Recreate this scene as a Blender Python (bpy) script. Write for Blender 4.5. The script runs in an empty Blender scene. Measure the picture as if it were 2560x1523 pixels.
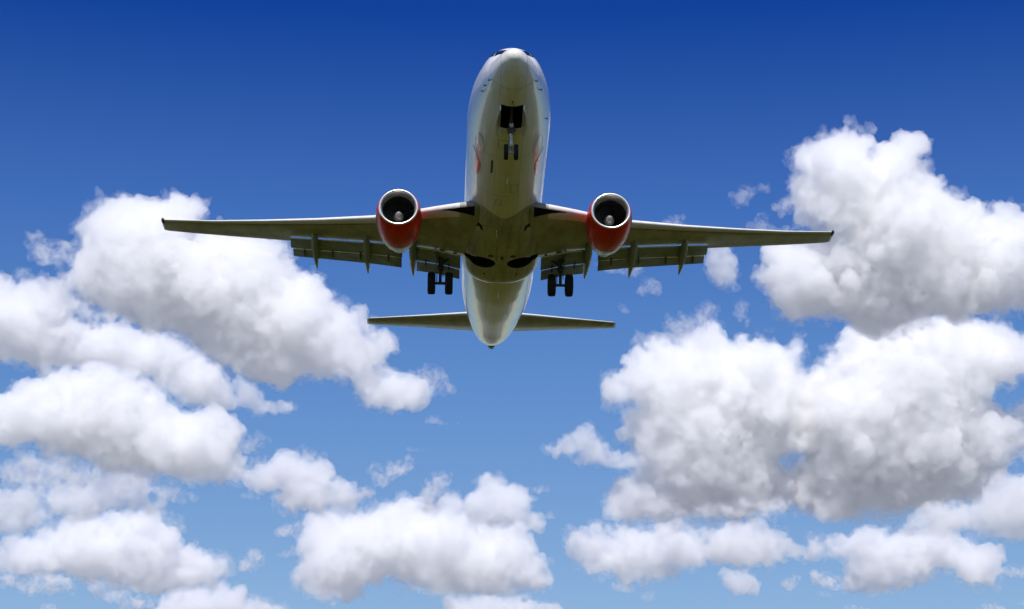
import bpy, bmesh, math, random
import numpy as np
from mathutils import Vector, Matrix

sc = bpy.context.scene
C = sc.collection

# ------------------------------------------------------------------ camera
F = 5500.0                       # focal length in pixels of the 2560 px wide photograph
PX, PY = 1280.0, 761.5
TILT = math.radians(19.5)
EYE = Vector((0.0, 0.0, 2.0))
cam_data = bpy.data.cameras.new('camera')
cam_data.sensor_width = 36.0
cam_data.lens = 36.0 * F / 2560.0
cam_data.clip_start = 0.5
cam_data.clip_end = 200000.0
cam = bpy.data.objects.new('camera', cam_data)
C.objects.link(cam)
cam.location = EYE
cam.rotation_euler = (math.pi / 2 + TILT, 0, 0)
sc.camera = cam

# ------------------------------------------------------------------ sky and sun
SUN_EL, SUN_AZ = math.radians(50), math.radians(182)
world = bpy.data.worlds.new('World')
sc.world = world
world.use_nodes = True
wn, wl = world.node_tree.nodes, world.node_tree.links
bg = wn['Background']
sky = wn.new('ShaderNodeTexSky')
sky.sky_type = 'NISHITA'
sky.sun_disc = False
sky.sun_elevation = SUN_EL
sky.sun_rotation = SUN_AZ
sky.air_density = 1.0
sky.dust_density = 0.3
sky.ozone_density = 3.0
# deep polarised blue overhead, paler towards the horizon: the tint goes by true elevation
tc = wn.new('ShaderNodeTexCoord')
sep = wn.new('ShaderNodeSeparateXYZ')
wl.new(tc.outputs['Generated'], sep.inputs[0])
ramp = wn.new('ShaderNodeValToRGB')
SKY_STOPS = [(0.0, (1.0, 1.0, 1.0)), (0.20, (0.85, 0.885, 0.915)), (0.29, (0.58, 0.768, 0.985)),
             (0.33, (0.46, 0.68, 0.98)), (0.37, (0.33, 0.56, 0.96)), (0.455, (0.042, 0.235, 0.76)), (1.0, (0.042, 0.235, 0.76))]
els = ramp.color_ramp.elements
els[0].position, els[0].color = SKY_STOPS[0][0], (*SKY_STOPS[0][1], 1)
els[1].position, els[1].color = SKY_STOPS[-1][0], (*SKY_STOPS[-1][1], 1)
for pos, col in SKY_STOPS[1:-1]:
    e = els.new(pos)
    e.color = (*col, 1)
wl.new(sep.outputs[2], ramp.inputs[0])
mul = wn.new('ShaderNodeMix')
mul.data_type = 'RGBA'
mul.blend_type = 'MULTIPLY'
mul.inputs[0].default_value = 1.0
wl.new(sky.outputs[0], mul.inputs[6])
wl.new(ramp.outputs[0], mul.inputs[7])
wl.new(mul.outputs[2], bg.inputs[0])
bg.inputs[1].default_value = 0.105

sun_dir = Vector((math.sin(SUN_AZ) * math.cos(SUN_EL), math.cos(SUN_AZ) * math.cos(SUN_EL), math.sin(SUN_EL)))
sun_data = bpy.data.lights.new('sun', 'SUN')
sun_data.energy = 4.6
sun_data.angle = math.radians(0.5)
sun_data.color = (1.0, 0.955, 0.90)
sun = bpy.data.objects.new('sun', sun_data)
C.objects.link(sun)
sun.rotation_euler = sun_dir.to_track_quat('Z', 'Y').to_euler()

vs = sc.view_settings
vs.view_transform = 'Standard'
vs.look = 'None'
vs.exposure = 0.22
vs.gamma = 1.0
cy = sc.cycles
cy.max_bounces = 16
cy.volume_bounces = 14
cy.diffuse_bounces = 3
cy.glossy_bounces = 4
cy.transparent_max_bounces = 96
cy.use_adaptive_sampling = True
cy.adaptive_threshold = 0.04
cy.use_denoising = True

# ------------------------------------------------------------------ helpers
def tag(o, label=None, cat=None, group=None, kind=None):
    if label: o['label'] = label
    if cat: o['category'] = cat
    if group: o['group'] = group
    if kind: o['kind'] = kind
    return o

def link(name, me, parent=None, mats=()):
    o = bpy.data.objects.new(name, me)
    C.objects.link(o)
    if parent is not None: o.parent = parent
    for m in mats: me.materials.append(m)
    return o

def mesh_np(name, V, Fc, smooth=True):
    me = bpy.data.meshes.new(name)
    me.from_pydata([tuple(map(float, v)) for v in V], [], [tuple(map(int, f)) for f in Fc])
    me.validate()
    if smooth:
        me.polygons.foreach_set('use_smooth', [True] * len(me.polygons))
    return me

def fix_normals(me):
    bm = bmesh.new(); bm.from_mesh(me)
    bmesh.ops.recalc_face_normals(bm, faces=bm.faces)
    bm.to_mesh(me); bm.free()

# ------------------------------------------------------------------ materials
def principled(name, col, rough=0.5, metal=0.0, coat=0.0, spec=0.5):
    m = bpy.data.materials.new(name)
    m.use_nodes = True
    b = m.node_tree.nodes['Principled BSDF']
    b.inputs['Base Color'].default_value = (*col, 1)
    b.inputs['Roughness'].default_value = rough
    b.inputs['Metallic'].default_value = metal
    b.inputs['Coat Weight'].default_value = coat
    b.inputs['Coat Roughness'].default_value = 0.04
    b.inputs['Specular IOR Level'].default_value = spec
    return m

def mottle(m, amount=0.15, scale=(3, 0.5, 3), seed=0.0, rough_var=0.1):
    """Grime: streaky noise in the object's own coordinates, in colour and roughness."""
    n, L = m.node_tree.nodes, m.node_tree.links
    b = n['Principled BSDF']
    base = tuple(b.inputs['Base Color'].default_value)
    t = n.new('ShaderNodeTexCoord')
    mp = n.new('ShaderNodeMapping'); mp.inputs['Scale'].default_value = scale; mp.inputs['Location'].default_value = (seed, seed, seed)
    nz = n.new('ShaderNodeTexNoise'); nz.inputs['Scale'].default_value = 1.0; nz.inputs['Detail'].default_value = 8.0; nz.inputs['Roughness'].default_value = 0.62
    L.new(t.outputs['Object'], mp.inputs[0]); L.new(mp.outputs[0], nz.inputs['Vector'])
    cr = n.new('ShaderNodeValToRGB')
    cr.color_ramp.elements[0].position = 0.35; cr.color_ramp.elements[1].position = 0.62
    k = 1 - amount
    cr.color_ramp.elements[0].color = (base[0] * k, base[1] * k, base[2] * k * 0.96, 1)
    cr.color_ramp.elements[1].color = base
    L.new(nz.outputs['Fac'], cr.inputs[0]); L.new(cr.outputs[0], b.inputs['Base Color'])
    r = b.inputs['Roughness'].default_value
    mr = n.new('ShaderNodeMapRange'); mr.inputs['To Min'].default_value = min(1, r + rough_var); mr.inputs['To Max'].default_value = max(0.02, r - rough_var * 0.5)
    L.new(nz.outputs['Fac'], mr.inputs[0]); L.new(mr.outputs[0], b.inputs['Roughness'])
    return cr

def panel_lines(m, ylines, xlines=(), width=0.018, dark=0.45):
    """Dark skin joints: rings at the given stations along the hull, and straight seams at given offsets."""
    n, L = m.node_tree.nodes, m.node_tree.links
    b = n['Principled BSDF']
    t = n.new('ShaderNodeTexCoord'); s = n.new('ShaderNodeSeparateXYZ'); L.new(t.outputs['Object'], s.inputs[0])
    acc = None
    def hit(sock, v, w):
        a = n.new('ShaderNodeMath'); a.operation = 'COMPARE'; a.inputs[1].default_value = v; a.inputs[2].default_value = w
        L.new(sock, a.inputs[0]); return a.outputs[0]
    ax = n.new('ShaderNodeMath'); ax.operation = 'ABSOLUTE'; L.new(s.outputs[0], ax.inputs[0])
    terms = [hit(s.outputs[1], y, width) for y in ylines] + [hit(ax.outputs[0], x, width * 0.6) for x in xlines]
    for k in terms:
        if acc is None: acc = k
        else:
            mx = n.new('ShaderNodeMath'); mx.operation = 'MAXIMUM'; L.new(acc, mx.inputs[0]); L.new(k, mx.inputs[1]); acc = mx.outputs[0]
    sc_ = n.new('ShaderNodeMath'); sc_.operation = 'MULTIPLY'; sc_.inputs[1].default_value = 1 - dark; L.new(acc, sc_.inputs[0])
    mix = n.new('ShaderNodeMix'); mix.data_type = 'RGBA'
    L.new(sc_.outputs[0], mix.inputs[0])
    src = b.inputs['Base Color'].links
    if src: L.new(src[0].from_socket, mix.inputs[6])
    else: mix.inputs[6].default_value = b.inputs['Base Color'].default_value
    mix.inputs[7].default_value = (0.03, 0.03, 0.03, 1)
    L.new(mix.outputs[2], b.inputs['Base Color'])

# ------------------------------------------------------------------ ground
gm = bpy.data.meshes.new('ground')
bm = bmesh.new()
bmesh.ops.create_circle(bm, cap_ends=True, segments=128, radius=90000)
bm.to_mesh(gm); bm.free()
ground = link('ground', gm)
tag(ground, kind='structure')
m = principled('grass_field', (0.07, 0.085, 0.02), 0.95, spec=0.1)
n, L = m.node_tree.nodes, m.node_tree.links
b = n['Principled BSDF']
t = n.new('ShaderNodeTexCoord')
nz = n.new('ShaderNodeTexNoise'); nz.inputs['Scale'].default_value = 0.02; nz.inputs['Detail'].default_value = 12; nz.inputs['Roughness'].default_value = 0.7
L.new(t.outputs['Object'], nz.inputs['Vector'])
cr = n.new('ShaderNodeValToRGB')
cr.color_ramp.elements[0].position = 0.35; cr.color_ramp.elements[0].color = (0.030, 0.032, 0.003, 1)
cr.color_ramp.elements[1].position = 0.65; cr.color_ramp.elements[1].color = (0.058, 0.056, 0.006, 1)
L.new(nz.outputs['Fac'], cr.inputs[0])
# unseen far land, kept pale grey to bounce light onto the cloud bases
ln = n.new('ShaderNodeVectorMath'); ln.operation = 'LENGTH'; L.new(t.outputs['Object'], ln.inputs[0])
mr = n.new('ShaderNodeMapRange'); mr.inputs['From Min'].default_value = 1000; mr.inputs['From Max'].default_value = 1900
L.new(ln.outputs['Value'], mr.inputs[0])
far = n.new('ShaderNodeValToRGB')
far.color_ramp.elements[0].position = 0.4; far.color_ramp.elements[0].color = (0.18, 0.185, 0.195, 1)
far.color_ramp.elements[1].position = 0.6; far.color_ramp.elements[1].color = (0.29, 0.30, 0.315, 1)
nf = n.new('ShaderNodeTexNoise'); nf.inputs['Scale'].default_value = 0.003; nf.inputs['Detail'].default_value = 6
L.new(t.outputs['Object'], nf.inputs['Vector']); L.new(nf.outputs['Fac'], far.inputs[0])
mx = n.new('ShaderNodeMix'); mx.data_type = 'RGBA'
L.new(mr.outputs[0], mx.inputs[0]); L.new(cr.outputs[0], mx.inputs[6]); L.new(far.outputs[0], mx.inputs[7])
L.new(mx.outputs[2], b.inputs['Base Color'])
gm.materials.append(m)

# ------------------------------------------------------------------ airliner
# Local frame: x across (to the right of the photograph), y aft from the nose tip, z up, metres.
plane = bpy.data.objects.new('airliner', None)
C.objects.link(plane)
plane.empty_display_size = 2
tag(plane, 'white twin engined airliner with red engine cowls, wheels down, seen from below', 'airplane')
_r = (-0.394816, 0.0041237, 0.0346816)
_R = Matrix.Rotation(_r[0], 4, 'X') @ Matrix.Rotation(_r[1], 4, 'Y') @ Matrix.Rotation(_r[2], 4, 'Z')
PLANE_M = Matrix.Translation(EYE) @ Matrix.Rotation(TILT, 4, 'X') @ Matrix.Translation((0.11189, 92.08542, 11.22519)) @ _R
plane.matrix_world = PLANE_M

white = principled('white_paint', (0.80, 0.80, 0.78), 0.32, coat=0.6)
mottle(white, 0.15, (5, 0.30, 5), 1.0, 0.06)
panel_lines(white, (1.55, 7.35, 11.2, 25.4, 30.2, 33.4), (0.55,), 0.012, 0.5)
belly = principled('fairing_paint_olive_bounce', (0.44, 0.43, 0.35), 0.36, coat=0.4)  # grey paint with the olive bounce from the grass mixed into its colour
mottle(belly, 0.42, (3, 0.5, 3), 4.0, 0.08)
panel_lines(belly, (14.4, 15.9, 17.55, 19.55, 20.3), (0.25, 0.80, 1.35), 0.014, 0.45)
grey = principled('wing_grey_paint', (0.41, 0.41, 0.36), 0.42, coat=0.15)
mottle(grey, 0.34, (1.6, 0.8, 3), 8.0, 0.08)
panel_lines(grey, (), (3.6, 6.35, 7.9, 9.4, 10.95, 12.6, 14.2, 15.75), 0.018, 0.6)
lead = principled('bare_leading_edge', (0.70, 0.69, 0.67), 0.6, spec=0.2)
mottle(lead, 0.12, (3, 3, 3), 2.0, 0.08)
flapm = principled('flap_grey_paint', (0.29, 0.335, 0.375), 0.45)
mottle(flapm, 0.3, (1.5, 4, 4), 3.0, 0.08)
flapbright = principled('flap_slot_light', (0.88, 0.88, 0.88), 0.25, metal=0.8)  # bright flap noses stand in for sky light showing through the slots
fairm = principled('fairing_dark_grey', (0.26, 0.30, 0.31), 0.42, coat=0.2)
mottle(fairm, 0.25, (4, 1, 4), 5.0)
dark = principled('bay_interior', (0.012, 0.012, 0.013), 0.8, spec=0.2)
glass = principled('cockpit_glass', (0.010, 0.012, 0.016), 0.06, spec=0.8)
red = principled('red_cowl_paint', (0.76, 0.013, 0.003), 0.34, coat=0.12, spec=0.2)
mottle(red, 0.34, (3, 1.2, 3), 6.0, 0.06)
panel_lines(red, (13.95, 15.35), (4.98,), 0.012, 0.5)
chrome = principled('polished_lip', (0.80, 0.79, 0.77), 0.27, metal=0.75)
mottle(chrome, 0.10, (4, 4, 4), 7.0, 0.05)
duct = principled('inlet_duct', (0.014, 0.014, 0.016), 0.6)
fanm = principled('fan_blade_metal', (0.06, 0.06, 0.065), 0.4, metal=0.4)
spin = principled('spinner_grey', (0.30, 0.29, 0.27), 0.45)
steel = principled('strut_metal', (0.55, 0.55, 0.56), 0.32, metal=0.7)
pale = principled('strut_white_paint', (0.70, 0.70, 0.68), 0.4)
darksteel = principled('dark_gear_metal', (0.07, 0.07, 0.075), 0.5, metal=0.3)
rubber = principled('tyre_rubber', (0.016, 0.016, 0.017), 0.75, spec=0.3)
hub = principled('wheel_hub', (0.16, 0.16, 0.165), 0.45, metal=0.4)
nozzle = principled('nozzle_bare_metal', (0.50, 0.49, 0.44), 0.35, metal=0.5)
mottle(nozzle, 0.3, (4, 1, 4), 9.0)
soot = principled('exhaust_metal', (0.22, 0.20, 0.17), 0.42, metal=0.8)

def part(name, me, parent=plane, mats=(), label=None):
    o = link(name, me, parent, mats)
    if label: o['label'] = label
    return o

def interp(xs, ys, x):
    """Monotone cubic through the control points."""
    xs, ys = np.array(xs, float), np.array(ys, float)
    h = np.diff(xs); dl = np.diff(ys) / h
    m_ = np.zeros_like(ys); m_[0], m_[-1] = dl[0], dl[-1]
    for i in range(1, len(xs) - 1):
        if dl[i - 1] * dl[i] > 0:
            w1, w2 = 2 * h[i] + h[i - 1], h[i] + 2 * h[i - 1]
            m_[i] = (w1 + w2) / (w1 / dl[i - 1] + w2 / dl[i])
    i = np.clip(np.searchsorted(xs, x) - 1, 0, len(h) - 1)
    t = (x - xs[i]) / h[i]
    return ((1 + 2 * t) * (1 - t) ** 2 * ys[i] + t * (1 - t) ** 2 * h[i] * m_[i] + t * t * (3 - 2 * t) * ys[i + 1] + t * t * (t - 1) * h[i] * m_[i + 1])

def loft(rings, cap=True, closed=True):
    rings = [np.asarray(r, float) for r in rings]
    n = len(rings[0]); V = np.concatenate(rings); Fc = []
    for k in range(len(rings) - 1):
        for j in range(n if closed else n - 1):
            j2 = (j + 1) % n
            Fc.append((k * n + j, k * n + j2, (k + 1) * n + j2, (k + 1) * n + j))
    if cap:
        Fc.append(tuple(range(n))); Fc.append(tuple((len(rings) - 1) * n + j for j in range(n - 1, -1, -1)))
    return V, Fc

def loft_mesh(name, rings, cap=True, smooth=True, sharp=True):
    V, Fc = loft(rings, cap)
    me = mesh_np(name, V, Fc, smooth)
    fix_normals(me)
    if cap and sharp:
        for p in me.polygons:
            if len(p.vertices) > 4: p.use_smooth = False
    return me

# hull stations: y, half width, top z, bottom z
ST = np.array([
    (0.00, 0.03, -0.72, -0.80), (0.06, 0.20, -0.56, -0.95), (0.20, 0.36, -0.45, -1.09), (0.50, 0.57, -0.32, -1.29), (1.0, 0.79, -0.16, -1.50),
    (1.5, 0.96, 0.04, -1.66), (1.75, 1.03, 0.15, -1.72), (2.1, 1.13, 0.47, -1.79), (2.5, 1.23, 0.84, -1.86), (3.0, 1.35, 1.09, -1.92), (3.6, 1.47, 1.28, -1.97),
    (4.5, 1.62, 1.58, -2.03), (5.5, 1.745, 1.80, -2.07), (6.5, 1.83, 1.90, -2.09), (7.8, 1.88, 1.94, -2.10), (22.3, 1.88, 1.94, -2.10), (24.3, 1.88, 1.94, -1.90),
    (26.5, 1.86, 1.94, -1.52), (29.0, 1.76, 1.92, -1.04), (31.5, 1.54, 1.88, -0.53), (33.5, 1.33, 1.80, -0.12), (35.2, 1.07, 1.68, 0.22),
    (36.4, 0.79, 1.55, 0.48), (37.0, 0.52, 1.42, 0.66), (37.25, 0.31, 1.38, 0.78)])
def hull(y):
    return tuple(float(interp(ST[:, 0], ST[:, k], np.array(y))) for k in (1, 2, 3))
def hull_point(y, ang, off=0.0):
    """ang: 0 = right side, -90 deg = belly."""
    hw, zt, zb = hull(y)
    zc, hh = (zt + zb) / 2, (zt - zb) / 2
    c, s_ = math.cos(ang), math.sin(ang)
    p = Vector((hw * c, y, zc + hh * s_))
    nrm = Vector((c / max(hw, 1e-3), 0, s_ / max(hh, 1e-3))).normalized()
    return p + nrm * off
ys_h = np.concatenate([np.linspace(0, 0.5, 12)[:-1], np.linspace(0.5, 4, 22)[:-1], np.linspace(4, 24, 34)[:-1], np.linspace(24, 37.25, 44)])
NSEG = 96
hull_rings = [[hull_point(y, 2 * math.pi * j / NSEG) for j in range(NSEG)] for y in ys_h]
hull_me = loft_mesh('fuselage', hull_rings, sharp=False)

# belly fairing round the wing roots: y, half width, bottom z
FA = np.array([(12.6, 1.20, -1.90), (13.4, 1.52, -2.07), (14.4, 1.74, -2.20), (15.5, 1.86, -2.27), (17.5, 1.95, -2.32), (19.2, 1.99, -2.33),
               (20.0, 1.96, -2.32), (20.6, 1.86, -2.28), (21.1, 1.66, -2.20), (21.45, 1.40, -2.10), (21.7, 1.10, -2.00)])
frings = []
for y in np.linspace(12.6, 21.7, 50):
    hw = float(interp(FA[:, 0], FA[:, 1], np.array(y))); zb = float(interp(FA[:, 0], FA[:, 2], np.array(y)))
    zt = -0.55; zc = -1.10; ring = []
    for j in range(72):
        a = 2 * math.pi * j / 72; c, s_ = math.cos(a), math.sin(a)
        e = 2.0 / 2.6
        x = hw * math.copysign(abs(c) ** e, c)
        z = zc + (zt - zc if s_ > 0 else zc - zb) * math.copysign(abs(s_) ** e, s_)
        ring.append((x, y, z))
    frings.append(ring)
fair_me = loft_mesh('belly_fairing', frings)

# openings: nose wheel bay and the two main wheel wells, cut as real cavities
def prism(outline, z0, z1):
    n = len(outline)
    V = [(x, y, z0) for x, y in outline] + [(x, y, z1) for x, y in outline]
    Fc = [tuple(range(n - 1, -1, -1)), tuple(range(n, 2 * n))] + [(j, (j + 1) % n, n + (j + 1) % n, n + j) for j in range(n)]
    return V, Fc
def well_outline(sgn):
    pts = []
    cx, cyy, rx, ry = 0.93, 18.42, 0.64, 0.60
    for k in range(40):
        a = 2 * math.pi * k / 40
        x, y = cx + rx * math.cos(a), cyy + ry * math.sin(a)
        pts.append((x, y))
    # leg slot running out to the wing: replace the outer few points
    pts = [p for p in pts if not (p[0] > 1.25 and abs(p[1] - 18.30) < 0.30)]
    ang = lambda p: math.atan2(p[1] - cyy, p[0] - cx)
    pts += [(2.4, 18.02), (2.4, 18.44)]
    pts.sort(key=ang)
    pts = [(sgn * x, y) for x, y in pts]
    return pts if sgn > 0 else pts[::-1]
def cut(me, cutters, name):
    ob = bpy.data.objects.new('cut_tmp', me); C.objects.link(ob)
    tmp = []
    for V, Fc in cutters:
        cm = mesh_np('cutter', V, Fc, False); fix_normals(cm); cm.materials.append(dark)
        c = bpy.data.objects.new('cutter', cm); C.objects.link(c); tmp.append(c)
        b_ = ob.modifiers.new('cut', 'BOOLEAN'); b_.operation = 'DIFFERENCE'; b_.solver = 'EXACT'; b_.object = c; b_.material_mode = 'TRANSFER'
    dg = bpy.context.evaluated_depsgraph_get()
    out = bpy.data.meshes.new_from_object(ob.evaluated_get(dg)); out.name = name
    bpy.data.objects.remove(ob)
    for c in tmp: bpy.data.objects.remove(c)
    return out
nose_bay = prism([(-0.47, 2.70), (0.47, 2.70), (0.47, 4.50), (-0.47, 4.50)], -2.6, -1.0)
wells = [prism(well_outline(s_), -2.9, -1.25) for s_ in (1, -1)]
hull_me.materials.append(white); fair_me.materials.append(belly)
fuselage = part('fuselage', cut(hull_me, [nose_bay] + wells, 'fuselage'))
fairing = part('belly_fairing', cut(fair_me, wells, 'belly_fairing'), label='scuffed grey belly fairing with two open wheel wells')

def patch(name, poly, mat, off=0.006, thick=0.004, parent=fuselage, label=None, cell=0.06):
    """A thin skin on the hull whose outline is given in (y, angle in degrees)."""
    P = np.array(poly, float)
    bm = bmesh.new()
    vs_ = [bm.verts.new((y, a / 25.0, 0)) for y, a in P]
    bm.faces.new(vs_)
    bmesh.ops.triangulate(bm, faces=bm.faces[:])
    for _ in range(3): bmesh.ops.subdivide_edges(bm, edges=bm.edges[:], cuts=1, use_grid_fill=True)
    for v in bm.verts:
        v.co = hull_point(v.co.x, math.radians(v.co.y * 25.0), off)
    bmesh.ops.recalc_face_normals(bm, faces=bm.faces)
    me = bpy.data.meshes.new(name); bm.to_mesh(me); bm.free()
    for p in me.polygons: p.use_smooth = True
    return part(name, me, parent, (mat,), label)

# cockpit windows: front panes, side panes
def mirror(poly): return [(y, 180 - a) for y, a in poly]
for pl in ([(1.72, 86.5), (2.12, 86), (2.50, 57), (2.20, 46.5)], [(2.26, 45), (2.55, 55.5), (3.02, 50), (2.78, 39)], [(2.84, 38.5), (3.07, 49), (3.6, 48), (3.5, 38)]):
    for q in (pl, mirror(pl)):
        patch('cockpit_window', q, glass, 0.015)
# red livery shapes and the pale rings on the lower flanks
marking_red = principled('red_marking_paint', (0.50, 0.11, 0.085), 0.3, coat=0.8)
ring_mat = principled('ring_marking_paint', (0.62, 0.63, 0.63), 0.3, coat=0.8)
rpoly = [(7.75, -33), (8.35, -44), (8.8, -49), (9.2, -49), (9.9, -46), (10.7, -37), (10.2, -30), (9.0, -27)]
for q in (rpoly, mirror(rpoly)):
    patch('red_marking', q, marking_red, 0.02)
def ring_patch(sgn):
    bm = bmesh.new(); n_ = 40; rows = []
    for rr in (1.0, 0.86):
        rows.append([bm.verts.new(hull_point(7.05 + 0.92 * rr * math.cos(2 * math.pi * k / n_), math.radians(-44 + 9.5 * rr * math.sin(2 * math.pi * k / n_)), 0.018)) for k in range(n_)])
    for k in range(n_):
        bm.faces.new((rows[0][k], rows[0][(k + 1) % n_], rows[1][(k + 1) % n_], rows[1][k]))
    if sgn < 0:
        for v in bm.verts: v.co.x = -v.co.x
    bmesh.ops.recalc_face_normals(bm, faces=bm.faces)
    me = bpy.data.meshes.new('ring_marking'); bm.to_mesh(me); bm.free()
    part('ring_marking', me, fuselage, (ring_mat,))
ring_patch(1); ring_patch(-1)

# small solids
def box_me(name, c, size, rot=None, bevel=0.0):
    bm = bmesh.new(); bmesh.ops.create_cube(bm, size=1.0)
    for v in bm.verts: v.co = Vector((v.co.x * size[0], v.co.y * size[1], v.co.z * size[2]))
    if bevel: bmesh.ops.bevel(bm, geom=bm.edges[:], offset=bevel, segments=2, affect='EDGES')
    if rot is not None: bmesh.ops.transform(bm, matrix=rot, verts=bm.verts)
    bmesh.ops.translate(bm, vec=c, verts=bm.verts)
    me = bpy.data.meshes.new(name); bm.to_mesh(me); bm.free(); return me
def tube_rings(p0, p1, r0, r1=None, seg=16):
    p0, p1 = Vector(p0), Vector(p1); r1 = r0 if r1 is None else r1
    d = (p1 - p0).normalized(); a = d.orthogonal().normalized(); b_ = d.cross(a)
    return [[p + (a * math.cos(2 * math.pi * k / seg) + b_ * math.sin(2 * math.pi * k / seg)) * r for k in range(seg)] for p, r in ((p0, r0), (p1, r1))]
def tubes_me(name, segs, seg=16):
    bm = bmesh.new()
    for sg in segs:
        V, Fc = loft(tube_rings(*sg[:3], *(sg[3:4] or (None,)), seg=seg))
        vs_ = [bm.verts.new(v) for v in V]
        for f in Fc: bm.faces.new([vs_[i] for i in f])
    bmesh.ops.recalc_face_normals(bm, faces=bm.faces)
    me = bpy.data.meshes.new(name); bm.to_mesh(me); bm.free()
    for p in me.polygons: p.use_smooth = len(p.vertices) == 4
    return me
def lathe_rings(profile, origin, axis='y', seg=48):
    out = []
    for s_, r in profile:
        ring = []
        for k in range(seg):
            a = 2 * math.pi * k / seg
            if axis == 'y': ring.append((origin[0] + r * math.cos(a), origin[1] + s_, origin[2] + r * math.sin(a)))
            else: ring.append((origin[0] + s_, origin[1] + r * math.cos(a), origin[2] + r * math.sin(a)))
        out.append(ring)
    return out

# aerials, probes, vents on the hull
def blade(y, h=0.30, chord=0.34, mat=white, x=0.0, z=None, par=fuselage):
    zb = (hull(y)[2] if z is None else z)
    rings = []
    for t_, k in ((-0.02, 1.0), (h * 0.6, 0.75), (h, 0.5)):
        rings.append([(x + 0.018 * k * math.sin(2 * math.pi * j / 12), y + 0.25 * t_ + chord * k * 0.5 * math.cos(2 * math.pi * j / 12), zb - t_) for j in range(12)])
    part('blade_aerial', loft_mesh('blade_aerial', rings), par, (mat,))
blade(9.25); blade(2.35, 0.10, 0.14, dark); blade(14.75, 0.34, 0.22, white, -0.32, -2.21, fairing); blade(22.5, 0.36, 0.26)
for y, a in ((1.75, -158), (2.45, -158), (2.95, -156), (1.75, -22), (2.7, -24), (5.4, -27)):
    p = hull_point(y, math.radians(a)); q = hull_point(y, math.radians(a), 0.09)
    me = tubes_me('air_data_probe', [(p, q, 0.022), (q, q + Vector((0, -0.16, 0)), 0.016)])
    part('air_data_probe', me, fuselage, (dark,))
patch('outflow_panel', [(7.75, -114), (7.75, -111), (9.05, -111), (9.05, -114)], darksteel, 0.006)
for sgn in (1, -1):
    # ram air scoop: a dark flush wedge ahead of the fairing
    o = [(-0.98, 14.95), (-1.34, 14.62), (-1.45, 14.2), (-1.40, 13.1), (-1.32, 13.8), (-1.22, 14.25), (-1.02, 14.50)]
    bm = bmesh.new()
    def fz(x, y):
        hw = float(interp(FA[:, 0], FA[:, 1], np.array(y))); zb = float(interp(FA[:, 0], FA[:, 2], np.array(y)))
        k = min(abs(x) / hw, 0.999)
        return -1.10 - (-1.10 - zb) * (1 - k ** 2.6) ** (1 / 2.6) - 0.012
    vs_ = [bm.verts.new((sgn * -x, y, fz(x, y))) for x, y in o]
    bm.faces.new(vs_); bmesh.ops.triangulate(bm, faces=bm.faces[:])
    ext = bmesh.ops.extrude_face_region(bm, geom=bm.faces[:])
    for e in ext['geom']:
        if isinstance(e, bmesh.types.BMVert): e.co.z += 0.05
    bmesh.ops.recalc_face_normals(bm, faces=bm.faces)
    me = bpy.data.meshes.new('air_scoop'); bm.to_mesh(me); bm.free()
    part('air_scoop', me, fairing, (dark,))
def fairing_z(x, y):
    hw = float(interp(FA[:, 0], FA[:, 1], np.array(y))); zb = float(interp(FA[:, 0], FA[:, 2], np.array(y)))
    return -1.10 - (-1.10 - zb) * (1 - min(abs(x) / hw, 0.999) ** 2.6) ** (1 / 2.6)
def stud(name, x, y, r_, h_, mat, parent=fairing, label=None):
    z = fairing_z(x, y)
    part(name, loft_mesh(name, [[(x + q * math.cos(2 * math.pi * k / 20), y + q * math.sin(2 * math.pi * k / 20), z + dz) for k in range(20)] for q, dz in ((r_, 0.02), (r_, -h_ * 0.4), (r_ * 0.7, -h_), (r_ * 0.05, -h_ * 1.15))]), parent, (mat,), label)
beacon_red = principled('beacon_glass', (0.10, 0.012, 0.008), 0.15)
stud('beacon_light', 0.02, 17.72, 0.085, 0.10, beacon_red)
for x, y, r_ in ((-0.52, 17.55, 0.15), (0.55, 17.58, 0.15)): stud('drain_port', x, y, r_, 0.012, darksteel)
for x, y, r_ in ((-0.80, 19.75, 0.07), (0.80, 19.78, 0.07), (0.25, 15.0, 0.03), (-0.25, 15.9, 0.03), (0.25, 16.4, 0.035), (-0.25, 16.6, 0.03), (0.26, 17.0, 0.03)): stud('drain_port', x, y, r_, 0.012, dark)
def hatch_frame(y0, y1, a0, a1, w=0.018):
    bm = bmesh.new()
    for ya, yb, aa, ab in ((y0, y0 + w, a0, a1), (y1 - w, y1, a0, a1), (y0, y1, a0, a0 + w * 30), (y0, y1, a1 - w * 30, a1)):
        g_ = [[bm.verts.new(hull_point(ya + (yb - ya) * i / 6, math.radians(aa + (ab - aa) * j / 6), 0.006)) for j in range(7)] for i in range(7)]
        for i in range(6):
            for j in range(6): bm.faces.new((g_[i][j], g_[i + 1][j], g_[i + 1][j + 1], g_[i][j + 1]))
    bmesh.ops.recalc_face_normals(bm, faces=bm.faces)
    me = bpy.data.meshes.new('access_hatch'); bm.to_mesh(me); bm.free()
    part('access_hatch', me, fuselage, (darksteel,))
hatch_frame(33.0, 33.9, -110, -98); hatch_frame(5.6, 6.3, -106, -92); hatch_frame(10.0, 10.8, -84, -74); hatch_frame(27.2, 27.8, -82, -70); hatch_frame(11.6, 12.2, -104, -96)
part('exhaust_cone', loft_mesh('exhaust_cone', lathe_rings([(0, 0.30), (0.35, 0.27), (0.75, 0.22), (0.75, 0.16), (0.3, 0.15)], (0, 37.25, 1.08), seg=28)), fuselage, (soot,))

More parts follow.
